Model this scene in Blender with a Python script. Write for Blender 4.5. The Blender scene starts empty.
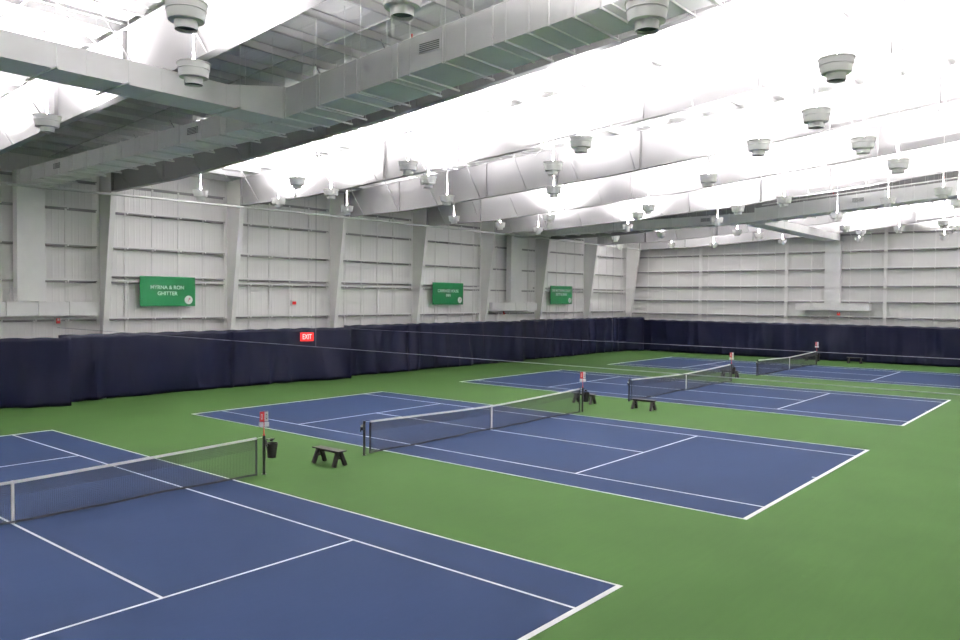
import bpy, math, random
from mathutils import Vector, Matrix, noise
random.seed(7)
C = bpy.context.scene.collection
SC = bpy.context.scene
pi = math.pi

# ------------------------------------------------------------------ camera, world, exposure
cam_d = bpy.data.cameras.new('camera'); cam = bpy.data.objects.new('camera', cam_d); C.objects.link(cam)
F_PX = 778.40
CAM = Vector((18.423, -22.887, 4.984)); YAW, PITCH, ROLL = 2.26452, -0.02771, 0.00826
fw = Vector((math.cos(PITCH)*math.cos(YAW), math.cos(PITCH)*math.sin(YAW), math.sin(PITCH)))
rt = fw.cross(Vector((0, 0, 1))).normalized(); up = rt.cross(fw)
r2 = rt*math.cos(ROLL) + up*math.sin(ROLL); u2 = -rt*math.sin(ROLL) + up*math.cos(ROLL)
cam.matrix_world = Matrix.Translation(CAM) @ Matrix((r2, u2, -fw)).transposed().to_4x4()
cam_d.sensor_fit = 'HORIZONTAL'; cam_d.sensor_width = 36.0; cam_d.lens = F_PX*36.0/960.0
cam_d.clip_start = 0.05; cam_d.clip_end = 400
SC.camera = cam
w = bpy.data.worlds.new('world'); SC.world = w; w.use_nodes = True
w.node_tree.nodes['Background'].inputs[0].default_value = (0.8, 0.85, 0.9, 1)
w.node_tree.nodes['Background'].inputs[1].default_value = 0.05
SC.view_settings.view_transform = 'Standard'; SC.view_settings.look = 'None'
SC.view_settings.gamma = 1.0; SC.view_settings.use_curve_mapping = False
SC.view_settings.exposure = 0.0
LAMP_W = 4100.0                     # watts of each uplight lamp
SC.cycles.max_bounces = 8; SC.cycles.diffuse_bounces = 6; SC.cycles.sample_clamp_indirect = 10
SC.cycles.use_denoising = True

def cam_u(p):                        # only used to put labels in left-to-right order
    q = Vector(p) - CAM
    return 480 + F_PX*q.dot(r2)/max(q.dot(fw), 0.1)

# ------------------------------------------------------------------ materials
def mat(name, col, rough=0.5, metal=0.0, spec=0.5, var=0.0, scale=3.0, bump=0.0, bscale=20.0, emit=None):
    m = bpy.data.materials.new(name); m.use_nodes = True
    nt = m.node_tree; b = nt.nodes['Principled BSDF']
    b.inputs['Base Color'].default_value = (*col, 1)
    b.inputs['Roughness'].default_value = rough; b.inputs['Metallic'].default_value = metal
    b.inputs['Specular IOR Level'].default_value = spec
    if emit:
        b.inputs['Emission Color'].default_value = (*emit[0], 1); b.inputs['Emission Strength'].default_value = emit[1]
    if var > 0 or bump > 0:
        tc = nt.nodes.new('ShaderNodeTexCoord')
        if var > 0:
            n = nt.nodes.new('ShaderNodeTexNoise'); n.inputs['Scale'].default_value = scale; n.inputs['Detail'].default_value = 6
            nt.links.new(tc.outputs['Object'], n.inputs['Vector'])
            r = nt.nodes.new('ShaderNodeMapRange'); r.inputs[1].default_value = 0.3; r.inputs[2].default_value = 0.7
            r.inputs[3].default_value = 1-var; r.inputs[4].default_value = 1+var
            nt.links.new(n.outputs['Fac'], r.inputs[0])
            v = nt.nodes.new('ShaderNodeVectorMath'); v.operation = 'SCALE'; v.inputs[0].default_value = col
            nt.links.new(r.outputs[0], v.inputs['Scale']); nt.links.new(v.outputs[0], b.inputs['Base Color'])
        if bump > 0:
            n2 = nt.nodes.new('ShaderNodeTexNoise'); n2.inputs['Scale'].default_value = bscale
            nt.links.new(tc.outputs['Object'], n2.inputs['Vector'])
            bp = nt.nodes.new('ShaderNodeBump'); bp.inputs['Strength'].default_value = bump; bp.inputs['Distance'].default_value = 0.02
            nt.links.new(n2.outputs['Fac'], bp.inputs['Height']); nt.links.new(bp.outputs[0], b.inputs['Normal'])
    return m

def court_paint(name, col, rough):
    """acrylic sport paint: cloudy tone, fine brush streaks and pale ball scuffs"""
    m = bpy.data.materials.new(name); m.use_nodes = True; nt = m.node_tree; L = nt.links
    b = nt.nodes['Principled BSDF']; b.inputs['Roughness'].default_value = rough; b.inputs['Specular IOR Level'].default_value = 0.06
    tc = nt.nodes.new('ShaderNodeTexCoord')
    n1 = nt.nodes.new('ShaderNodeTexNoise'); n1.inputs['Scale'].default_value = 0.35; n1.inputs['Detail'].default_value = 8
    L.new(tc.outputs['Object'], n1.inputs['Vector'])
    mp = nt.nodes.new('ShaderNodeMapping'); mp.inputs['Scale'].default_value = (6.0, 0.5, 1)
    L.new(tc.outputs['Object'], mp.inputs['Vector'])
    n2 = nt.nodes.new('ShaderNodeTexNoise'); n2.inputs['Scale'].default_value = 1.5; n2.inputs['Detail'].default_value = 5
    L.new(mp.outputs[0], n2.inputs['Vector'])
    n3 = nt.nodes.new('ShaderNodeTexNoise'); n3.inputs['Scale'].default_value = 2.6; n3.inputs['Detail'].default_value = 2
    L.new(tc.outputs['Object'], n3.inputs['Vector'])
    a = nt.nodes.new('ShaderNodeMapRange'); a.inputs[1].default_value = .3; a.inputs[2].default_value = .7; a.inputs[3].default_value = .92; a.inputs[4].default_value = 1.08
    L.new(n1.outputs['Fac'], a.inputs[0])
    c = nt.nodes.new('ShaderNodeMapRange'); c.inputs[1].default_value = .3; c.inputs[2].default_value = .7; c.inputs[3].default_value = .97; c.inputs[4].default_value = 1.03
    L.new(n2.outputs['Fac'], c.inputs[0])
    s = nt.nodes.new('ShaderNodeMapRange'); s.inputs[1].default_value = .72; s.inputs[2].default_value = .76; s.inputs[3].default_value = 0; s.inputs[4].default_value = 0.12
    L.new(n3.outputs['Fac'], s.inputs[0])
    mu = nt.nodes.new('ShaderNodeMath'); mu.operation = 'MULTIPLY'; L.new(a.outputs[0], mu.inputs[0]); L.new(c.outputs[0], mu.inputs[1])
    ad = nt.nodes.new('ShaderNodeMath'); ad.operation = 'ADD'; L.new(mu.outputs[0], ad.inputs[0]); L.new(s.outputs[0], ad.inputs[1])
    v = nt.nodes.new('ShaderNodeVectorMath'); v.operation = 'SCALE'; v.inputs[0].default_value = col
    L.new(ad.outputs[0], v.inputs['Scale']); L.new(v.outputs[0], b.inputs['Base Color'])
    return m

def ribbed(name, col, axis, period, strength=0.35, rough=0.45):
    """ribbed metal sheet: sine ribs as bump, period in metres across the given axis"""
    m = bpy.data.materials.new(name); m.use_nodes = True; nt = m.node_tree; L = nt.links
    b = nt.nodes['Principled BSDF']; b.inputs['Base Color'].default_value = (*col, 1); b.inputs['Roughness'].default_value = rough
    tc = nt.nodes.new('ShaderNodeTexCoord'); sp = nt.nodes.new('ShaderNodeSeparateXYZ'); L.new(tc.outputs['Object'], sp.inputs[0])
    k = nt.nodes.new('ShaderNodeMath'); k.operation = 'MULTIPLY'; k.inputs[1].default_value = 2*pi/period; L.new(sp.outputs[axis], k.inputs[0])
    sn = nt.nodes.new('ShaderNodeMath'); sn.operation = 'SINE'; L.new(k.outputs[0], sn.inputs[0])
    pw = nt.nodes.new('ShaderNodeMapRange'); pw.inputs[1].default_value = .75; pw.inputs[2].default_value = .95; L.new(sn.outputs[0], pw.inputs[0])
    bp = nt.nodes.new('ShaderNodeBump'); bp.inputs['Strength'].default_value = strength; bp.inputs['Distance'].default_value = 0.03
    L.new(pw.outputs[0], bp.inputs['Height']); L.new(bp.outputs[0], b.inputs['Normal'])
    return m

M = {
 'green': court_paint('green_court_paint', (0.0255, 0.0565, 0.0145), 0.85),
 'blue': court_paint('blue_court_paint', (0.0105, 0.0190, 0.045), 0.85),
 'line': mat('white_line_paint', (0.78, 0.78, 0.78), 0.6, var=.04, scale=4),
 'sheet': ribbed('ribbed_wall_sheet', (0.91, 0.895, 0.885), 1, 0.30),
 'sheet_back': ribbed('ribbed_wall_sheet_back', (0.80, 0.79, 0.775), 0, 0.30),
 'deck': ribbed('white_roof_deck', (0.80, 0.80, 0.79), 1, 0.60, 0.3),
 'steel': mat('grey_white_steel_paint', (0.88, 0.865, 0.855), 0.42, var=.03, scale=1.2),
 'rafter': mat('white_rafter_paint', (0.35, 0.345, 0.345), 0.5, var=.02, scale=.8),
 'purlin': mat('white_purlin_paint', (0.60, 0.60, 0.595), 0.45),
 'duct': mat('galvanised_painted_duct', (0.88, 0.865, 0.865), 0.42, var=.03, scale=1.5),
 'lampgrey': mat('pale_grey_lamp_shell', (0.74, 0.74, 0.725), 0.45),
 'lampdark': mat('dark_lamp_interior', (0.10, 0.14, 0.125), 0.5),
 'reflector': mat('bright_reflector', (0.9, 0.9, 0.9), 0.25),
 'glow': mat('lamp_arc_glass', (0.9, 0.9, 1.0), 0.3, emit=((0.86, 0.84, 1.0), 30.0)),
 'navy': mat('navy_curtain_vinyl', (0.0034, 0.0044, 0.0145), 0.48, spec=.15, var=.12, scale=.7, bump=.25, bscale=3),
 'black': mat('black_paint', (0.012, 0.011, 0.012), 0.45),
 'netblack': mat('black_net_cord', (0.016, 0.017, 0.022), 0.7),
 'blackwood': mat('black_stained_wood', (0.010, 0.0075, 0.0075), 0.55, spec=.25, var=.2, scale=9),
 'bin': mat('black_plastic', (0.009, 0.008, 0.008), 0.5, spec=.3),
 'tape': mat('white_canvas', (0.80, 0.79, 0.76), 0.7, var=.04, scale=3),
 'sign': mat('green_sign_board', (0.004, 0.105, 0.032), 0.6, spec=.25),
 'white': mat('white_plastic', (0.82, 0.82, 0.80), 0.4),
 'letter': mat('white_lettering', (0.72, 0.78, 0.74), 0.5),
 'red': mat('red_plastic', (0.62, 0.03, 0.03), 0.4),
 'exitred': mat('lit_exit_red', (0.75, 0.02, 0.02), 0.4, emit=((1.0, 0.03, 0.03), 0.55)),
 'exitwhite': mat('lit_exit_letters', (0.9, 0.9, 0.9), 0.4, emit=((1.0, 0.85, 0.85), 0.5)),
 'pipe': mat('white_painted_pipe', (0.74, 0.74, 0.73), 0.4),
 'rope': mat('pale_grey_cable', (0.27, 0.28, 0.31), 0.6),
 'grille': mat('dark_grille', (0.14, 0.15, 0.15), 0.5),
 'girt_shade': mat('girt_shade_grey', (0.38, 0.365, 0.375), 0.5, var=.08, scale=2),  # girt colour darkened to stand in for the shadow line under each lip
 'emblem': mat('emblem_pink', (0.65, 0.35, 0.38), 0.6),
}

# ------------------------------------------------------------------ mesh helpers
class MB:
    def __init__(s): s.v = []; s.f = []; s.sm = False
    def add(s, vs, fs):
        n = len(s.v); s.v += [tuple(a) for a in vs]; s.f += [tuple(i+n for i in f) for f in fs]
    def box(s, x0, x1, y0, y1, z0, z1):
        s.add([(x0,y0,z0),(x1,y0,z0),(x1,y1,z0),(x0,y1,z0),(x0,y0,z1),(x1,y0,z1),(x1,y1,z1),(x0,y1,z1)],
              [(3,2,1,0),(4,5,6,7),(0,1,5,4),(1,2,6,5),(2,3,7,6),(3,0,4,7)])
    def bar(s, p, q, wd, ht, upv=(0,0,1)):
        p = Vector(p); q = Vector(q); d = (q-p).normalized(); a = d.cross(Vector(upv))
        if a.length < 1e-4: a = d.cross(Vector((1,0,0)))
        a.normalize(); b = a.cross(d)
        a = a*wd/2; b = b*ht/2
        s.add([p-a-b, p+a-b, p+a+b, p-a+b, q-a-b, q+a-b, q+a+b, q-a+b],
              [(0,1,2,3),(7,6,5,4),(4,5,1,0),(5,6,2,1),(6,7,3,2),(7,4,0,3)])
    def tube(s, p, q, r, n=8, r1=None):
        p = Vector(p); q = Vector(q); d = (q-p).normalized(); a = d.orthogonal().normalized(); b = d.cross(a)
        r1 = r if r1 is None else r1; vs = []
        for c, rr in ((p, r), (q, r1)):
            for k in range(n):
                t = 2*pi*k/n; vs.append(c + a*math.cos(t)*rr + b*math.sin(t)*rr)
        s.add(vs, [(k, (k+1)%n, n+(k+1)%n, n+k) for k in range(n)] + [tuple(reversed(range(n))), tuple(range(n, 2*n))])
    def path(s, pts, wd, ht):
        for i in range(len(pts)-1): s.bar(pts[i], pts[i+1], wd, ht)
    def prism(s, pts, off):           # closed polygon pts (3-D) pushed by vector off
        n = len(pts); off = Vector(off); pts = [Vector(p) for p in pts]
        s.add([p-off/2 for p in pts] + [p+off/2 for p in pts],
              [tuple(reversed(range(n))), tuple(range(n, 2*n))] + [(i, (i+1)%n, n+(i+1)%n, n+i) for i in range(n)])
    def lathe(s, prof, n=28, c=(0,0,0)):
        vs = []
        for r, z in prof:
            for k in range(n): vs.append((c[0]+r*math.cos(2*pi*k/n), c[1]+r*math.sin(2*pi*k/n), c[2]+z))
        fs = []
        for i in range(len(prof)-1):
            for k in range(n): fs.append((i*n+k, i*n+(k+1)%n, (i+1)*n+(k+1)%n, (i+1)*n+k))
        s.add(vs, fs)
    def build(s, name, m, parent=None, smooth=False):
        me = bpy.data.meshes.new(name); me.from_pydata(s.v, [], s.f); me.validate(); me.update()
        me.materials.append(m)
        o = bpy.data.objects.new(name, me); C.objects.link(o)
        if parent: o.parent = parent
        if smooth:
            for p in me.polygons: p.use_smooth = True
            try: me.set_sharp_from_angle(angle=math.radians(35))
            except Exception: pass
        return o

def bevel(o, wd, seg=2):
    md = o.modifiers.new('bevel', 'BEVEL'); md.width = wd; md.segments = seg; md.limit_method = 'ANGLE'; return o
def tag(o, label, cat, group=None, kind=None):
    if label: o['label'] = label
    if cat: o['category'] = cat
    if group: o['group'] = group
    if kind: o['kind'] = kind
    return o
def empty(name, loc, rz=0):
    o = bpy.data.objects.new(name, None); C.objects.link(o); o.location = loc; o.rotation_euler.z = rz; o.empty_display_size = .2; return o
def structure(o, label, cat=None):
    o['kind'] = 'structure'; o['label'] = label
    if cat: o['category'] = cat
    return o
def copy_tree(o, parent=None):
    c = o.copy(); C.objects.link(c); c.parent = parent
    for ch in list(o.children): copy_tree(ch, c)
    return c
def text_mesh(name, txt, size, m, parent, loc, rot, sx=1.0, depth=0.008):
    cu = bpy.data.curves.new(name, 'FONT'); cu.body = txt; cu.size = size; cu.align_x = 'CENTER'; cu.align_y = 'CENTER'; cu.extrude = depth; cu.offset = size*0.012
    t = bpy.data.objects.new(name+'_c', cu); C.objects.link(t)
    dg = bpy.context.evaluated_depsgraph_get(); me = bpy.data.meshes.new_from_object(t.evaluated_get(dg))
    bpy.data.objects.remove(t); me.materials.clear(); me.materials.append(m)
    o = bpy.data.objects.new(name, me); C.objects.link(o); o.parent = parent; o.location = loc; o.rotation_euler = rot; o.scale = (sx, 1, 1)
    return o

# ------------------------------------------------------------------ the hall
XW, XR, YF, YB = -20.08, 21.6, -34.0, 46.95        # wall sheets
def zt(x): return 12.38 + 0.0575*x                  # top of rafters
ZB = [(-19.8, 9.85), (-18.3, 9.86), (-12.5, 9.93), (-6, 10.28), (0, 10.64), (8, 11.32), (14, 11.93), (21.3, 12.55)]
def zb(x):
    for (a, za), (b, zb_) in zip(ZB, ZB[1:]):
        if x <= b: return za + (zb_-za)*(x-a)/(b-a)
    return ZB[-1][1]
DECK = 0.30

b = MB(); b.box(XW-.2, XR+.2, YF-.2, YB+.2, -.3, 0); structure(b.build('floor', M['green']), 'green painted acrylic hall floor around the blue courts')

def wall_quad(name, p0, p1, m, label):
    b = MB(); (x0, y0), (x1, y1) = p0, p1
    d = Vector((x1-x0, y1-y0, 0)).normalized(); n = Vector((-d.y, d.x, 0))*0.1
    b.prism([(x0, y0, 0), (x1, y1, 0), (x1, y1, zt(x1)+DECK), (x0, y0, zt(x0)+DECK)], n)
    return structure(b.build(name, m), label)
wl = wall_quad('wall_left', (XW-.05, YF), (XW-.05, YB+.1), M['sheet'], 'pale grey ribbed metal wall with horizontal girts behind the green signs')
wb = wall_quad('wall_back', (XW-.1, YB+.05), (XR+.1, YB+.05), M['sheet_back'], 'pale grey ribbed metal end wall with horizontal girts at the right')
wall_quad('wall_right', (XR+.05, YF), (XR+.05, YB), M['sheet'], 'pale grey wall on the viewing side')
wall_quad('wall_front', (XW-.1, YF-.05), (XR+.1, YF-.05), M['sheet_back'], 'pale grey wall behind the viewer')

b = MB()
b.prism([(XW-.3, 0, zt(XW-.3)+DECK), (XR+.3, 0, zt(XR+.3)+DECK), (XR+.3, 0, zt(XR+.3)+DECK+.15), (XW-.3, 0, zt(XW-.3)+DECK+.15)], (0, 1, 0))
for i, v in enumerate(b.v): b.v[i] = (v[0], YF-.2 if v[1] < 0 else YB+.3, v[2])
ceil = structure(b.build('ceiling', M['deck']), 'white ribbed roof deck above the purlins, brightly lit by the uplights')
# purlins: Z sections running along Y on top of the rafters
x = -19.6
while x < 21:
    b = MB(); z = zt(x)
    b.box(x-.006, x+.006, YF+.1, YB, z, z+DECK-.04)
    b.box(x-.006, x+.075, YF+.1, YB, z, z+.008)
    b.box(x-.075, x+.006, YF+.1, YB, z+DECK-.05, z+DECK-.04)
    b.box(x+.067, x+.075, YF+.1, YB, z, z+.02)
    b.build('purlin', M['purlin'], ceil)
    x += 1.5
# roof bracing rods and sag angles between purlins
FRY = [-27.2, -19.9, -12.6, -5.7, 1.2, 8.4, 15.65, 23.05, 30.25, 37.8, 45.6]
for i in range(len(FRY)-1):
    if i in (2, 7): continue
    ya, yb = FRY[i]+.2, FRY[i+1]-.2
    b = MB()
    for x0 in (-19, -11.5, -4, 3.5, 11):
        z0, z1 = zt(x0)-.12, zt(x0+7.5)-.12
        b.tube((x0, ya, z0), (x0+7.5, yb, z1), .014, 6); b.tube((x0, yb, z0-.04), (x0+7.5, ya, z1-.04), .014, 6)
    b.build('brace_rod', M['purlin'], ceil)
for i in range(len(FRY)-1):
    b = MB(); ym = (FRY[i]+FRY[i+1])/2
    for yy in (ym-1.1, ym+1.1):
        b.bar((-19.6, yy, zt(-19.6)+.03), (20.6, yy, zt(20.6)+.03), .04, .04)
    b.build('sag_angle', M['purlin'], ceil)

# girts and vertical liner battens of the left wall
def girt_y(z, y0, y1, name='girt'):
    b = MB(); xi = XW+.02; xo = -19.80
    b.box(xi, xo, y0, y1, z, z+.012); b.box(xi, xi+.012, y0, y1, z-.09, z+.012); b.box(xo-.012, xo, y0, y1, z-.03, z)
    g = b.build(name, M['girt_shade'], wl)
    b = MB(); b.box(xo-.012, xo, y0, y1, z+.013, z+.095); b.build('girt_lip', M['steel'], g)
    return g
bays = [(FRY[i]+.06, FRY[i+1]-.06) for i in range(len(FRY)-1)]
for i, (y0, y1) in enumerate(bays):
    ductbay = i in (2, 7)
    for z in (2.15, 3.84, 5.66, 7.33, 9.06, 10.4):
        girt_y(z, y0, y1)
    if not ductbay: girt_y(5.93, y0, y1)
    yy = -2.91-1.413*30
    while yy < y1-.35:
        yy += 1.413
        if yy < y0+.3 or yy > y1-.3: continue
        b = MB()
        b.box(XW+.02, XW+.05, yy-.05, yy+.05, 0.05, 10.9)
        for z in (2.15, 3.84, 5.66, 7.33, 9.06): b.box(-19.795, -19.785, yy-.035, yy+.035, z-.06, z+.11)
        b.box(-19.81, -19.79, yy-.02, yy+.02, 0.05, 5.66)
        b.build('wall_batten', M['steel'], wl)
# end wall posts, girts
for xp in (-12.45, -4.55, 3.3, 11.2, 18.5):
    b = MB(); top = zb(xp)+.1
    b.box(xp-.11, xp+.11, 46.42, 46.44, 0, top); b.box(xp-.11, xp+.11, 46.68, 46.70, 0, top); b.box(xp-.008, xp+.008, 46.43, 46.69, 0, top)
    b.build('wall_post', M['steel'], wb)
for z in (2.3, 3.70, 4.98, 6.27, 7.72, 9.2, 10.6, 11.9):
    b = MB(); yo = 46.68; yi = YB-.02
    x0 = -20.0 if z < 11 else -2
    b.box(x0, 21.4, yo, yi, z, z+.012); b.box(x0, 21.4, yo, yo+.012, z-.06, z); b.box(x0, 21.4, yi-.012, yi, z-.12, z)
    g = b.build('girt', M['girt_shade'], wb)
    b = MB(); b.box(x0, 21.4, yo, yo+.012, z+.013, z+.09); b.build('girt_lip', M['steel'], g)
b = MB(); x = -19.6
while x < 21:
    if min(abs(x-p) for p in (-12.45, -4.55, 3.3, 11.2, 18.5)) > .5:
        b.box(x-.03, x+.03, YB-.05, YB-.02, 0.05, zb(x)+.4)
        for z in (2.3, 3.70, 4.98, 6.27, 7.72, 9.2, 10.6): b.box(x-.022, x+.022, 46.665, 46.675, z-.05, z+.10)
    x += 1.55
b.build('wall_batten', M['steel'], wb)

# ------------------------------------------------------------------ rigid frames
frame_label = {
 2: 'tapered white roof frame, brightly lit, crossing the top left corner above the branch duct',
 3: 'shaded grey roof frame just behind the near duct, column left of first green sign',
 4: 'brilliant white roof frame with column between the first green sign and the exit sign',
 5: 'white roof frame whose column stands directly right of the exit sign',
 6: 'white roof frame whose column stands just left of the second green sign',
 7: 'white roof frame in front of the far duct, column right of the second green sign',
 8: 'shaded grey roof frame behind the far duct, column just left of the third green sign',
 9: 'white roof frame beyond the far duct, column right of the third green sign',
 10: 'end roof frame against the back wall, column standing in the far corner',
 0: 'roof frame furthest behind the viewer', 1: 'roof frame above the viewer'}
def xin(z): return -19.75 + 1.45*z/9.86             # inner face of the tapering column
for i, Y in enumerate(FRY):
    root = empty('steel_frame', (0, Y, 0))
    tag(root, frame_label[i], 'roof frame', 'tapered steel frames of the hall')
    b = MB(); XO = -19.76
    b.prism([(XO, 0, 0), (-19.65, 0, 0), (-18.3, 0, 9.86), (-18.3, 0, zt(-18.3)), (XO, 0, zt(XO))], (0, .014, 0))
    b.bar((-19.65, 0, .02), (-18.3, 0, 9.86), .26, .02, (1, 0, 0))
    b.bar((XO, 0, .02), (XO, 0, zt(XO)), .26, .02, (1, 0, 0))
    b.box(XO, -19.5, -.16, .16, 0, .025)
    b.build('column', M['steel'], root)
    b = MB(); top = [(21.3, 0, zt(21.3)), (-18.3, 0, zt(-18.3))]
    bot = [(x_, 0, z_) for x_, z_ in ZB[1:]]
    b.prism(bot + top, (0, .014, 0))
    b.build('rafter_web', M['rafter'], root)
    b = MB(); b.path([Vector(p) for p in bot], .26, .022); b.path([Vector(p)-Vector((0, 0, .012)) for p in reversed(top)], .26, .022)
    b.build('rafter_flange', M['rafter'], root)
    b = MB()
    b.prism([(21.3, 0, 0), (20.9, 0, 0), (20.2, 0, zb(20.2)), (21.3, 0, zt(21.3))], (0, .014, 0))
    b.bar((20.9, 0, .02), (20.2, 0, zb(20.2)), .26, .02, (1, 0, 0))
    b.build('column', M['steel'], root)
    for xs in (-18.3, -7.2, 1.6, 9.6, 16.5):
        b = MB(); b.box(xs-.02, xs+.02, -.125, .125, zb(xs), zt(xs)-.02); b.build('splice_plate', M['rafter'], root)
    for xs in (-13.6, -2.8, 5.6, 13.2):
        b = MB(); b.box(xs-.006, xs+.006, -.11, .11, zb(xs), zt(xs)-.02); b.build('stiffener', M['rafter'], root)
    if i < 10:
        xs = -16.6
        while xs < 20:
            for s_ in (-1, 1):
                b = MB(); b.bar((xs, s_*.10, zb(xs)+.03), (xs, s_*(.10+(zt(xs)-zb(xs))*.75), zt(xs)+.1), .03, .03)
                b.build('flange_brace', M['rafter'], root)
            xs += 3.0

# ------------------------------------------------------------------ curtains
def curtain(name, pts, ztop, label, seed, group=None, amp=.15, hem=0.03):
    P = [Vector((p[0], p[1], 0)) for p in pts]
    seg = [(P[k+1]-P[k]).length for k in range(len(P)-1)]; tot = sum(seg); n = int(tot/.13)
    nz = 16; vs = []; fs = []
    for i in range(n+1):
        s_ = tot*i/n; a = s_; k = 0
        while k < len(seg)-1 and a > seg[k]: a -= seg[k]; k += 1
        base = P[k].lerp(P[k+1], min(1, a/seg[k])); d = (P[k+1]-P[k]).normalized(); nr = Vector((-d.y, d.x, 0))
        zt_ = (ztop if not callable(ztop) else ztop(s_/tot)) - .035*abs(math.sin(s_*pi/1.2+seed))**3
        big = noise.noise(Vector((s_*.35, seed, 0)))
        hz = hem + .10*max(0, noise.noise(Vector((s_*.5, seed+9, 4))))
        for j in range(nz+1):
            t = j/nz; z = hz + (zt_-hz)*t
            fold = abs(math.sin(s_*1.7+seed+1.6*math.sin(s_*.6)+.5*t))**.6*1.1-.6 + math.sin(s_*6.3+2.6*math.sin(s_*.8+seed)-.8*t)*.35*(.5+big)
            swag = noise.noise(Vector((s_*.8+.9*(1-t)*big*3, t*1.1, seed+3)))*1.6
            drape = .55*max(0, math.sin(s_*.62+seed*1.7))**3*math.sin(s_*5.1-3.2*(1-t)*big+seed)
            off = amp*(fold*(.35+.65*(1-t)) + swag*(1-t*.5) + drape) + .09*max(0, .16-t)/.16*(noise.noise(Vector((s_*1.1, seed+6, 1)))+.3)
            vs.append(base+nr*off+Vector((0, 0, z)))
    for i in range(n):
        for j in range(nz):
            a = i*(nz+1)+j; fs.append((a, a+1, a+nz+2, a+nz+1))
    b = MB(); b.add(vs, fs); o = b.build(name, M['navy'], None, True)
    md = o.modifiers.new('thick', 'SOLIDIFY'); md.thickness = .008
    tag(o, label, 'curtain', group or 'navy curtains along the walls'); return o
curtain('backdrop_curtain', [(-19.02, -33.5), (-19.04, -11.0), (-18.75, -9.6), (-17.85, -7.85)], lambda t: 3.1,
        'navy curtain at the left edge of the photo, loose end pulled forward', 1.0)
curtain('backdrop_curtain', [(-19.04, -7.9), (-19.02, -5), (-19.02, 4.9), (-18.65, 6.4), (-17.7, 8.45)], 3.17,
        'long navy curtain under the first green sign with the red exit sign on it', 5.2)
curtain('backdrop_curtain', [(-19.02, 8.9), (-19.0, 12), (-19.02, 22.6), (-18.6, 24.6), (-18.05, 26.3)], 3.25,
        'navy curtain under the second green sign, its dark end pulled forward', 9.7)
curtain('backdrop_curtain', [(-19.02, 27.2), (-19.0, 30), (-19.02, 42.6), (-18.9, 44.5), (-17.9, 45.9)], 3.3,
        'navy curtain under the third green sign running to the far corner', 14.1)
curtain('backdrop_curtain', [(-18.6, 46.1), (-14, 45.95), (2, 45.98), (21.2, 45.95)], 3.08,
        'long navy curtain along the back wall behind the farthest court', 21.3)

# ------------------------------------------------------------------ courts
L2, W2, S2, V2 = 11.885, 5.485, 4.115, 6.40
courts = [(-.09, -16.45, 'nearest blue tennis court, cut off by the bottom left corner of the photo'),
          (0.0, 0.0, 'blue tennis court in the middle of the photo, wholly in view, second from the viewer'),
          (-.26, 17.45, 'blue tennis court third from the viewer, behind the middle court'),
          (-.30, 34.7, 'farthest blue tennis court in front of the back curtain')]
proto = None
for cx, cy, lab in courts:
    if proto is None:
        b = MB(); b.box(-L2, L2, -W2, W2, 0.0, .004); proto = o = b.build('tennis_court', M['blue'])
        b = MB(); z0, z1 = .0041, .0065
        for s_ in (-1, 1):
            b.box(-L2, L2, s_*W2-(.055 if s_ > 0 else 0), s_*W2+(0 if s_ > 0 else .055), z0, z1)
            b.box(-L2, L2, s_*S2-.027, s_*S2+.027, z0, z1+.0002)
            x_ = s_*L2; b.box(min(x_, x_-s_*.11), max(x_, x_-s_*.11), -W2, W2, z0, z1+.0004)
            b.box(s_*V2-.027, s_*V2+.027, -S2, S2, z0, z1+.0006)
            b.box(min(x_, x_-s_*.22), max(x_, x_-s_*.22), -.027, .027, z0, z1+.0008)
        b.box(-V2, V2, -.027, .027, z0, z1+.001)
        b.build('court_lines', M['line'], o)
    else: o = copy_tree(proto)
    o.location = (cx, cy, 0); tag(o, lab, 'tennis court', 'four tennis courts side by side')

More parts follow.
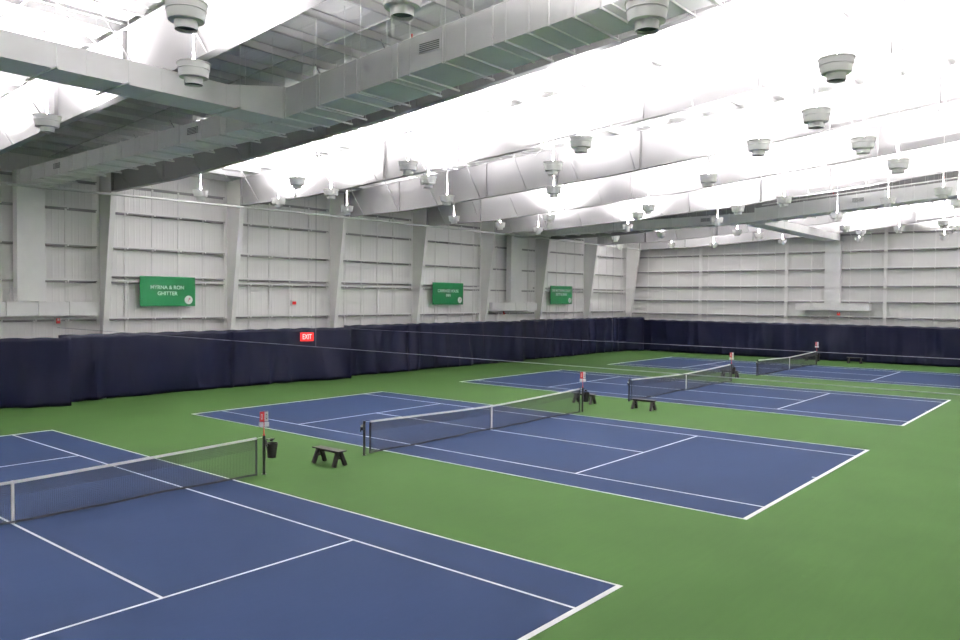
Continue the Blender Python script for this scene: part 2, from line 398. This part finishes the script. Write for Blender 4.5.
# nets
def ztop_net(y): return .935 + .135*(abs(y)/6.15)**1.25
def make_net():
    r = empty('tennis_net', (0, 0, 0))
    E_ = 6.15
    def belly(y): return .05*math.sin(y*1.3) + .03*math.sin(y*2.9+1)
    b = MB(); t = .0042
    N = 274
    for k in range(N+1):                                   # vertical cords
        y = -E_+2*E_*k/N; zz = ztop_net(y)-.03
        b.bar((belly(y)*.9, y, .03), (0, y, zz), t, t, (1, 0, 0))
    seg = 40
    for j in range(22):                                    # horizontal cords
        f = (j+.5)/22.0
        for k in range(seg):
            ya, yb_ = -E_+2*E_*k/seg, -E_+2*E_*(k+1)/seg
            b.bar((belly(ya)*(1-f), ya, .03+f*(ztop_net(ya)-.06)), (belly(yb_)*(1-f), yb_, .03+f*(ztop_net(yb_)-.06)), t, t)
    b.build('net_mesh', M['netblack'], r)
    b = MB()                                               # doubled mesh below the tape
    for k in range(N):
        y = -E_+2*E_*(k+.5)/N; b.bar((0.004, y, ztop_net(y)-.34), (0.004, y, ztop_net(y)-.03), t, t, (1, 0, 0))
    for j in range(7):
        for k in range(seg):
            ya, yb_ = -E_+2*E_*k/seg, -E_+2*E_*(k+1)/seg
            b.bar((.004, ya, ztop_net(ya)-.33+j*.045), (.004, yb_, ztop_net(yb_)-.33+j*.045), t, t)
    b.build('double_mesh', M['netblack'], r)
    b = MB()
    for k in range(seg):
        ya, yb_ = -E_+2*E_*k/seg, -E_+2*E_*(k+1)/seg
        b.bar((0, ya, ztop_net(ya)-.03), (0, yb_, ztop_net(yb_)-.03), .022, .062)
    b.build('headband', M['tape'], r)
    b = MB()
    for k in range(seg):
        ya, yb_ = -E_+2*E_*k/seg, -E_+2*E_*(k+1)/seg
        b.bar((belly(ya), ya, .045), (belly(yb_), yb_, .045), .012, .05)
    b.build('bottom_band', M['netblack'], r)
    for s_ in (-1, 1):
        b = MB(); b.box(-.01, .01, s_*E_-.03, s_*E_+.03, .03, ztop_net(E_)-.06); b.build('side_band', M['netblack'], r)
    b = MB(); b.box(-.022, .022, -.03, .03, .006, .94); b.build('centre_strap', M['tape'], r)
    for s_ in (-1, 1):
        b = MB(); b.tube((0, s_*6.4, 0), (0, s_*6.4, 1.07), .042, 16); b.tube((0, s_*6.4, 1.065), (0, s_*6.4, 1.085), .046, 16)
        b.tube((0, s_*6.4, 0), (0, s_*6.4, .012), .07, 16)
        post = b.build('net_post', M['black'], r, True)
        if s_ < 0:
            b = MB(); b.box(-.045, .045, -6.50, -6.43, .80, .97); b.tube((0, -6.5, .9), (0, -6.56, .9), .018, 8)
            b.bar((0, -6.555, .9), (.0, -6.555, .76), .03, .015); bevel(b.build('winch', M['black'], post), .006)
            b = MB(); b.box(-.035, .035, -6.512, -6.502, .90, .96); b.build('winch_plate', M['tape'], post)
        b = MB(); b.tube((0, s_*6.13, 1.035), (0, s_*6.4, 1.06), .005, 6); b.build('net_cord', M['tape'], r)
    return r
net_labels = ['nearest tennis net at the left edge of the photo, one end out of view',
              'tennis net across the middle court, second from the viewer, a bench at either end',
              'tennis net across the third court, between the second and the farthest net',
              'farthest tennis net, in front of the back curtain']
netp = make_net()
for i, (cx, cy, _) in enumerate(courts):
    n_ = netp if i == 0 else copy_tree(netp)
    n_.location = (cx, cy, .0065); tag(n_, net_labels[i], 'tennis net', 'tennis nets across the four courts')

# score cards, ball bins at the far net posts
def make_score():
    r = empty('score_stand', (0, 0, 0))
    b = MB(); b.tube((0, .0, 1.086), (0, .0, 1.78), .011, 8); b.tube((0, 0, 1.086), (0, 0, 1.13), .03, 10); b.build('pole', M['red'], r, True)
    for (s_, m) in ((-1, 'red'), (1, 'white')):
        b = MB()
        for k in range(4):
            b.box(.014+.004*k, .016+.004*k, s_*.065-.05+.002*k, s_*.065+.05-.002*k, 1.49, 1.76-.004*k)
        c = b.build('number_cards', M[m], r)
        b = MB(); b.box(.0295, .031, s_*.065-.022, s_*.065+.022, 1.55, 1.58); b.box(.0295, .031, s_*.065+.010, s_*.065+.022, 1.55, 1.70); b.box(.0295, .031, s_*.065-.022, s_*.065+.022, 1.67, 1.70); b.box(.0295, .031, s_*.065-.022, s_*.065-.010, 1.55, 1.70); b.build('printed_mark', M['white' if s_ < 0 else 'grille'], c)
        b = MB(); b.box(-.02, .03, s_*.075-.06, s_*.075+.06, 1.34, 1.46); bevel(b.build('card_holder', M['white'], r), .006)
        b = MB(); b.tube((.02, s_*.065-.05, 1.77), (.02, s_*.065+.05, 1.77), .008, 8); b.build('card_ring', M['rope'], r)
    b = MB(); b.box(-.012, .012, -.13, .13, 1.40, 1.42); b.build('crossbar', M['red'], r)
    return r
def make_bin():
    r = empty('waste_bin', (0, 0, 0))
    b = MB(); b.lathe([(.001, .43), (.115, .43), (.12, .45), (.165, .82), (.178, .82), (.178, .845), (.158, .845), (.11, .45), (.001, .45)], 24); b.build('bin_body', M['bin'], r, True)
    b = MB(); b.bar((0, -.16, .8), (0, -.20, .8), .10, .05); b.bar((0, -.18, .80), (0, -.20, .96), .05, .02, (1, 0, 0)); b.build('bracket', M['black'], r)
    b = MB(); b.box(-.05, .07, -.17, .05, .955, .975); b.tube((.01, -.02, .90), (.01, -.02, .985), .045, 12); b.build('cup_shelf', M['black'], r)
    return r
where = ['of the nearest net', 'of the middle court net', 'of the third net from the viewer', 'of the farthest net']
sp_, bp_ = make_score(), make_bin()
for i, (cx, cy, _) in enumerate(courts):
    s_ = sp_ if i == 0 else copy_tree(sp_); s_.location = (cx, cy+6.4, .0065)
    tag(s_, 'red and white flip score cards on the post ' + where[i], 'scoreboard', 'score cards on the net posts')
    s_.rotation_euler.z = (-.45, -.85, -1.0, -1.1)[i]
    q = bp_ if i == 0 else copy_tree(bp_); q.location = (cx, cy+6.4+.262, .0065)
    tag(q, 'small black bin hooked on the post ' + where[i], 'bin', 'black bins on the net posts')

# benches
def make_bench():
    r = empty('bench', (0, 0, 0))
    b = MB(); b.box(-.60, .60, -.165, .165, .44, .475); bevel(b.build('seat', M['blackwood'], r), .006)
    for sx in (-1, 1):
        for sy in (-1, 1):
            b = MB(); b.bar((sx*.44, sy*.045, .44), (sx*.47, sy*.215, .004), .10, .10, (0, 1, 0)); b.build('leg', M['blackwood'], r)
        b = MB(); b.bar((sx*.45, -.12, .24), (sx*.45, .12, .24), .03, .06); b.build('crosspiece', M['blackwood'], r)
    b = MB(); b.box(-.44, .44, -.02, .02, .37, .44); b.build('stretcher', M['blackwood'], r)
    return r
benchp = make_bench()
bench_spots = [(.22, -7.98, 'black wooden bench standing alone on green between the nearest and middle court nets'),
               (1.65, 8.93, 'black wooden bench right of the near post of the third court net'),
               (-1.5, 8.93, 'black wooden bench behind the far post of the middle court net'),
               (-1.2, 26.0, 'black wooden bench at the far post of the third court net, a bin before it'),
               (1.62, 44.6, 'dark bench in front of the back curtain, right of the farthest net post'),
               (-1.65, 44.6, 'dark bench in front of the back curtain, seen through the farthest net')]
for i, (x_, y_, lab) in enumerate(bench_spots):
    o = benchp if i == 0 else copy_tree(benchp); o.location = (x_, y_, 0); tag(o, lab, 'bench', 'black benches between the courts')

# divider cables
for (y_, za, zb_, lab, hx) in ((-8.0, 3.50, 3.46, 'pale divider cable stretched above the near alley, crossing the exit sign curtain', (-.4,)),
                               (8.9, 3.05, 2.98, 'pale divider cable stretched above the alley behind the middle court', (0.0,))):
    r = empty('divider_cable', (0, y_, za))
    b = MB(); n = 40
    for k in range(n):
        xa, xb = -18.9+39.9*k/n, -18.9+39.9*(k+1)/n
        b.tube((xa, 0, (zb_-za)*k/n), (xb, 0, (zb_-za)*(k+1)/n), .009, 6)
    b.build('cable', M['rope'], r)
    for hx_ in hx:
        b = MB(); b.tube((hx_, 0, (zb_-za)*(hx_+19.2)/40.2), (hx_, 0, zt(hx_)-za), .005, 5); b.build('hanger_rope', M['rope'], r)
    tag(r, lab, 'cable', 'divider cables over the alleys')

# ------------------------------------------------------------------ uplight pendants
def make_light():
    r = empty('uplight_pendant', (0, 0, 0))
    b = MB()
    b.lathe([(.150, .012), (.158, 0), (.168, 0), (.172, .14), (.262, .145), (.270, .17), (.283, .30), (.292, .305), (.298, .315), (.290, .322),
             (.302, .42), (.316, .425), (.318, .445), (.305, .445), (.294, .42), (.265, .19), (.165, .17), (.150, .012)], 32)
    b.build('shell', M['lampgrey'], r, True)
    b = MB(); b.lathe([(.001, .05), (.152, .05), (.152, .06), (.001, .06)], 24); b.build('bottom_louvre', M['lampdark'], r)
    b = MB(); b.lathe([(.001, .20), (.22, .215), (.285, .40), (.280, .40), (.21, .222), (.001, .207)], 24); b.build('reflector', M['reflector'], r, True)
    b = MB(); b.lathe([(.028, .40), (.022, .46), (.010, .75), (.001, .76)], 12); b.build('lamp_stem', M['white'], r, True)
    b = MB(); b.bar((-.28, 0, .41), (.28, 0, .41), .03, .012); b.bar((0, -.28, .41), (0, .28, .41), .03, .012); b.build('cross_bracket', M['white'], r)
    return r
lightp = make_light()
ldat = bpy.data.lights.new('uplight', 'SPOT'); ldat.energy = LAMP_W; ldat.spot_size = math.radians(154); ldat.spot_blend = 1.0
ldat.shadow_soft_size = .20; ldat.color = (1.0, 0.955, 0.985)

FIX = [(6.32,-16.01,9.39),(9.56,-14.2,9.39),(3.32,-14.14,9.39),(-4.24,-14.08,9.39),(12.57,-11.85,9.16),(13.83,-6.29,9.39),(-14.37,-3.56,9.39),(-7.7,-3.2,9.39),(-1.46,-3.07,9.39),(5.69,-2.9,9.39),(12.22,-2.12,9.39),(-9.18,-0.22,9.39),(-3.24,-0.16,9.39),(2.61,0.11,9.39),(-13.92,0.38,9.39),(9.7,0.75,9.39),(12.26,2.29,9.39),(-13.63,4.51,9.39),(-6.45,4.51,9.39),(-0.75,5.07,9.39),(5.82,6.04,9.39),(12.28,6.79,9.39),(-12.32,11.61,9.39),(-0.57,13.37,9.39),(5.96,14.27,9.39),(-7.47,14.47,9.39),(12.31,14.98,9.36),(-2.59,15.99,9.39),(-12.56,16.3,9.39),(2.93,16.37,9.39),(9.7,17.36,9.39),(12.18,19.73,9.39),(-12.66,20.62,9.39),(-0.23,21.28,9.39),(-6.59,22.07,9.39),(6.06,22.52,9.39),(-8.54,30.63,9.61),(-13.12,31.88,9.61),(-3.25,31.94,9.61),(9.46,33.01,9.61),(3.7,33.09,9.61),(6.48,35.46,9.61),(-2.96,35.5,9.61),(3.82,36.69,9.61),(9.5,37.03,9.61),(-16.7,38.97,9.48),(-12.95,41.4,9.61),(-3.68,42.79,9.61),(-9.86,43.37,9.61),(1.97,43.71,9.61),(7.63,44.89,9.61)]
UNSEEN = [(x_, y_, 9.5) for x_, y_ in ((-10.5,-14.2),(-16,-15),(-13,-17.5),(-7,-17.8),(-.5,-17.5),(12.5,-17.5),(-10,-21),(-3.5,-21.2),(3,-21),(10,-21.8),(-12,-25.8),(-5,-25.8),(2,-25.8),(9,-25.8),(17.5,-1),(17.5,5.5),(17.5,14.5),(17.3,19),(14.8,25.2),(14.5,34),(14.5,43),(12.5,-25.5))]
def bay_of(y):
    if y < -12.7: return 'over the nearest court'
    for a, b_, t in ((-12.6, -5.6, 'around the near duct'), (-5.6, 1.0, 'in first bright bay behind near duct'), (1.0, 7.95, 'in second bay behind near duct'),
                     (7.95, 15.4, 'in third bay behind near duct'), (15.4, 23.0, 'in bay just before far duct'), (23.0, 30.4, 'around the far duct'),
                     (30.4, 37.9, 'in bay beyond far duct'), (37.9, 60, 'next to the back wall')):
        if a <= y < b_: return t
ordn = ['first', 'second', 'third', 'fourth', 'fifth', 'sixth', 'seventh', 'eighth', 'ninth', 'tenth', 'eleventh', 'twelfth', 'thirteenth']
bayc = {}
for p in sorted(FIX, key=lambda p: cam_u((p[0], p[1], 9.2))): bayc.setdefault(bay_of(p[1]), []).append(p)
for i, p in enumerate(FIX+UNSEEN):
    o = lightp if i == 0 else copy_tree(lightp)
    zf = p[2]; o.location = p; o.scale = (1.1, 1.1, 1.0)
    b = MB(); b.tube((0, 0, .5), (0, 0, zt(p[0])-zf+.305), .010, 6); b.build('hanger_rod', M['white'], o)
    lo = bpy.data.objects.new('lamp', ldat); C.objects.link(lo); lo.parent = o; lo.location = (.0, 0, .47); lo.rotation_euler = (pi, 0, 0)
    # lamp stem sits on the axis, so the arc is set beside it
    lo.location = (.10, 0, .42)
    if i < len(FIX):
        t = bay_of(p[1]); k = bayc[t].index(p)
        lab = 'bell-shaped uplight ' + t + ', ' + ordn[k] + ' from the left'
    else: lab = 'pale bell-shaped uplight pendant outside the photo'
    tag(o, lab, 'pendant light', 'uplight pendants under the roof')

# ------------------------------------------------------------------ ducts
def duct_run(root, axis, segs, y0, y1, name='duct_section', seam=.03):
    """segs: list of (a0, zb0, zt0, a1, zb1, zt1) along axis; y0..y1 the other axis"""
    for (a0, b0, t0, a1, b1, t1) in segs:
        b = MB(); pts = [(a0, b0), (a1, b1), (a1, t1), (a0, t0)]
        mid = (y0+y1)/2; wdt = abs(y1-y0)
        if axis == 'x':
            b.prism([(p[0], mid, p[1]) for p in pts], (0, wdt, 0))
            b.prism([(a0-.02, mid, b0-seam), (a0+.02, mid, b0-seam), (a0+.02, mid, t0+seam), (a0-.02, mid, t0+seam)], (0, wdt+2*seam, 0))
        else:
            b.prism([(mid, p[0], p[1]) for p in pts], (wdt, 0, 0))
            b.prism([(mid, a0-.02, b0-seam), (mid, a0+.02, b0-seam), (mid, a0+.02, t0+seam), (mid, a0-.02, t0+seam)], (wdt+2*seam, 0, 0))
        b.build(name, M['duct'], root)
def zduct(x): return 9.90+.006*(x+19.6) if x < 0 else 10.02+.070*x
def make_duct(root, y0, wl_, wr_, xl):
    a = xl; segs = []
    while a < -.1:
        e = min(a+1.35, -.0); h = .60 if a < -1.4 else .88
        if e > -.9: e = 0.0
        segs.append((a, zduct(a), zduct(a)+.60, e, zduct(e), zduct(e)+h)); a = e
    duct_run(root, 'x', segs, y0, y0+wl_)
    a = 0.0; segs = []
    while a < 18:
        e = a+1.5; segs.append((a, zduct(a)+.04, zduct(a)+.86, e, zduct(e)+.04, zduct(e)+.86)); a = e
    duct_run(root, 'x', segs, y0, y0+wr_)
    x_ = xl+1.2; k = 0
    while x_ < 17.5:                                        # trapeze hangers: strut below, a rod at each end
        wd = wl_ if x_ < 0 else wr_
        z_ = zduct(x_)-(.05 if x_ < 0 else .03)
        b = MB(); b.bar((x_, y0-.12, z_), (x_, y0+wd+.18, z_), .045, .045)
        for yy in (y0-.08, y0+wd+.13): b.tube((x_, yy, z_), (x_, yy, zt(x_)+.02), .007, 5)
        b.build('hanger', M['pipe'], root)
        x_ += (1.15 if k % 2 else .62) if x_ > 0 else 1.35
        k += 1
def grille(root, loc, nrm):
    x_, y_, z_ = loc
    b = MB(); b.box(x_-.36, x_+.36, y_-.025, y_, z_-.13, z_+.13); g = b.build('vent_grille', M['duct'], root)
    b = MB()
    for k in range(5): b.box(x_-.32, x_+.32, y_-.032, y_-.024, z_-.105+.045*k, z_-.08+.045*k)
    b.build('louvre', M['grille'], g)
d1 = tag(empty('air_duct', (0, 0, 0)), 'long grey rectangular duct with hanger bars, crossing the upper left', 'duct', 'rectangular ducts under the roof')
make_duct(d1, -9.4, 1.2, 1.55, -19.25)
for gx in (-15.3, -4.9, 5.6): grille(d1, (gx, -9.4, zduct(gx)+(.33 if gx < 0 else .52)), None)
# branch towards the viewer's left
segs = []; a = -9.44
while a > -33: e = a-1.8; segs.append((a, 10.02, 10.60, e, 10.02, 10.60)); a = e
segs[0] = (-9.44, 10.02, 10.92, -11.22, 10.02, 10.60)
dB = tag(empty('branch_duct', (0, 0, 0)), 'plain white branch duct joining the near duct from the top left corner', 'duct', 'branch ducts under the roof')
duct_run(dB, 'y', segs, -1.25, -.05, seam=.008)
for yy in (-11.0, -14.0, -15.6, -19):
    b = MB(); b.bar((-1.5, yy, 9.985), (.25, yy, 9.985), .045, .04)
    for xx in (-1.45, .2): b.tube((xx, yy, 9.98), (xx, yy, zt(xx)+.02), .007, 5)
    b.build('hanger', M['pipe'], dB)
d2 = tag(empty('air_duct', (0, 0, 0)), 'far grey rectangular duct running in the dark bay before the back wall', 'duct', 'rectangular ducts under the roof')
make_duct(d2, 26.6, 1.2, 1.55, -19.25)
for gx in (-3.3, 6.1): grille(d2, (gx, 26.6, zduct(gx)+(.33 if gx < 0 else .52)), None)
segs = []; a = 28.55
while a < 45.9: e = min(a+1.9, 46.05); segs.append((a, 10.0, 10.56, e, 10.0, 10.56)); a = e
dB2 = tag(empty('branch_duct', (0, 0, 0)), 'white branch duct from the far duct to the riser on the back wall', 'duct', 'branch ducts under the roof')
duct_run(dB2, 'y', segs, -1.25, -.05, seam=.008)
# wall risers and plenums
def riser_left(ya, yb, pa, pb, lab):
    r = tag(empty('wall_duct', (-20, (ya+yb)/2, 4)), lab, 'duct', 'wall ducts with plenum boxes'); r.location = (0, 0, 0)
    b = MB(); z = 4.68
    while z < 10.4:
        e = min(z+1.5, 10.5); b.box(-19.79, -19.3, ya, yb, z, e-.02); b.box(-19.79, -19.285, ya-.015, yb+.015, e-.03, e); z = e
    b.build('riser', M['duct'], r)
    n = 4 if pb-pa < 6.3 else 5
    for k in range(n):
        y_a = pa+(pb-pa)*k/n; y_b = pa+(pb-pa)*(k+1)/n
        b = MB(); b.box(-19.79, -19.35, y_a+.015, y_b-.015, 4.03, 4.66); b.box(-19.79, -19.33, y_a-.0, y_a+.03, 4.01, 4.68); b.build('plenum_box', M['duct'], r)
    return r
riser_left(-9.5, -8.35, -12.6, -5.95, 'pale wall duct with riser and long plenum box at the left edge of the photo')
riser_left(26.3, 27.7, 24.0, 29.95, 'pale wall duct with riser and plenum box between the second and third green signs')
r = tag(empty('wall_duct', (0, 0, 0)), 'pale wall duct with riser and long plenum on the back wall', 'duct', 'wall ducts with plenum boxes')
b = MB(); z = 4.84
while z < 9.95:
    e = min(z+1.35, 10.0); b.box(-1.25, -.05, 46.1, 46.66, z, e-.02); b.box(-1.265, -.035, 46.085, 46.66, e-.03, e); z = e
b.build('riser', M['duct'], r)
for k in range(4):
    a = -3.6+5.9*k/4; b = MB(); b.box(a+.012, a+5.9/4-.012, 46.1, 46.66, 4.23, 4.82); b.box(a-.01, a+.02, 46.08, 46.66, 4.21, 4.84); b.build('plenum_box', M['duct'], r)

# ------------------------------------------------------------------ pipes
r = tag(empty('sprinkler_main', (0, 0, 0)), 'long white pipe hung on rods high along the left wall', 'pipe')
b = MB()
def zpipe(y): return 9.60+.009*min(y+10, 22)
ys = [-33.5, -12, 5, 22, 46]
for a_, b_ in zip(ys, ys[1:]): b.tube((-17.6, a_, zpipe(a_)), (-17.6, b_, zpipe(b_)), .055, 10)
b.build('pipe', M['pipe'], r, True)
y_ = -31.5
while y_ < 45:
    b = MB(); b.tube((-17.6, y_, zpipe(y_)), (-17.6, y_, zt(-17.6)+.05), .012, 6); b.tube((-17.6, y_-.03, zpipe(y_)), (-17.6, y_+.03, zpipe(y_)), .066, 10); b.build('hanger_rod', M['pipe'], r); y_ += 3.3
for Y, lab in ((-9.0, 'thin grey pipe running just above the near duct'), (27.0, 'thin grey pipe running just above the far duct')):
    r = tag(empty('sprinkler_pipe', (0, 0, 0)), lab, 'pipe')
    zp = lambda x_: zduct(x_)+1.06
    b = MB(); b.tube((0.3, Y, zp(.3)), (20, Y, zp(20)), .038, 8); b.build('pipe', M['pipe'], r, True)
    for k in range(7):
        x_ = .8+2.9*k; b = MB(); b.tube((x_, Y, zp(x_)), (x_, Y, zt(x_)+.305), .009, 5); b.build('hanger_rod', M['pipe'], r)
        b = MB(); b.tube((x_+.9, Y, zp(x_+.9)+.03), (x_+.9, Y, zp(x_+.9)+.13), .014, 6, .024); b.build('sprinkler_head', M['red'] if k % 2 else M['pipe'], r)

# ------------------------------------------------------------------ signs on the left wall
def green_sign(ya, yb, z0, z1, lines, lab):
    X = -19.60; r = empty('green_sign', (X, (ya+yb)/2, (z0+z1)/2)); wd, ht = yb-ya, z1-z0
    tag(r, lab, 'sign', 'green name signs on the left wall')
    b = MB(); b.box(-.04, 0, -wd/2, wd/2, -ht/2, ht/2); bevel(b.build('board', M['sign'], r), .008)
    b = MB(); b.box(-.18, -.04, -wd/2+.3, -wd/2+.36, -ht/2+.2, ht/2-.2); b.box(-.16, -.04, wd/2-.36, wd/2-.3, -ht/2+.2, ht/2-.2); b.build('mounting_rail', M['steel'], r)
    for t, size, zz, sx in lines: text_mesh('lettering', t, size, M['letter'], r, (.006, -.05 if sx > .99 else 0, zz), (pi/2, 0, pi/2), sx)
    b = MB(); b.tube((0, wd/2-.38, -ht/2+.33), (.012, wd/2-.38, -ht/2+.33), .225, 32); em = b.build('emblem', M['white'], r)
    b = MB(); c = (.016, wd/2-.38, -ht/2+.33)
    b.tube((c[0], c[1]-.04, c[2]-.10), (c[0], c[1]+.05, c[2]+.12), .014, 8); b.tube((.012, c[1]+.05, c[2]+.06), (.018, c[1]+.05, c[2]+.06), .055, 14)
    b.build('emblem_mark', M['emblem'], em)
green_sign(-3.8, -.8, 4.45, 5.97, [('MYRNA & RON', .27, .20, 1.0), ('GHITTER', .27, -.11, 1.0)], 'green wall sign reading MYRNA & RON GHITTER, nearest of the three')
green_sign(17.55, 20.85, 4.52, 6.10, [('CARRIAGE HOUSE', .29, .19, .95), ('INN', .29, -.13, .95)], 'green wall sign reading CARRIAGE HOUSE INN, middle of the three')
green_sign(32.25, 35.6, 4.55, 6.12, [('THE MATTHEWS COURT', .29, .37, .9), ('BETTY & ERNIE', .29, .04, .9)], 'farthest green wall sign with two lines of text, near the far corner')
# exit sign hung in front of the curtain
r = empty('exit_sign', (-18.56, 5.72, 2.64)); r.rotation_euler.z = -.30
tag(r, 'red lit EXIT sign with white letters hanging on the navy curtain', 'exit sign')
b = MB(); b.box(-.05, 0, -.41, .41, -.25, .26); bevel(b.build('sign_box', M['exitred'], r), .01)
text_mesh('lettering', 'EXIT', .42, M['exitwhite'], r, (.006, 0, 0), (pi/2, 0, pi/2), .66)
b = MB(); b.tube((-.03, -.3, .25), (-.03, -.3, .62), .008, 6); b.tube((-.03, .3, .25), (-.03, .3, .62), .008, 6); b.build('bracket', M['black'], r)
# wall devices
def device(loc, w_, h_, lab, kind, along='y'):
    r = empty('alarm_box', loc); tag(r, lab, 'alarm')
    if along == 'x': r.rotation_euler.z = -pi/2
    b = MB(); b.box(-.02, .06, -w_/2-.06, w_/2+.06, -h_/2-.07, h_/2+.07); bevel(b.build('back_box', M['white'], r), .01)
    b = MB(); b.box(.06, .11, -w_/2, w_/2, -h_/2, h_/2); bevel(b.build('red_unit', M['red'], r), .01)
    if kind == 'horn':
        b = MB(); b.tube((.11, 0, .05), (.125, 0, .05), min(w_, h_)*.25, 14); b.build('strobe_lens', M['white'], r)
    return r
device((-19.78, -7.65, 3.78), .17, .24, 'red fire alarm box with white back plate under the plenum at the left edge', 'horn')
device((-19.98, 5.8, 4.62), .26, .18, 'small red and white alarm box on the wall above the exit sign', 'plain')
device((-19.78, 25.93, 3.86), .20, .24, 'red alarm box under the plenum between the second and third green signs', 'horn')
device((-.2, 46.6, 3.96), .24, .26, 'red alarm box under the plenum on the back wall', 'horn', 'x')
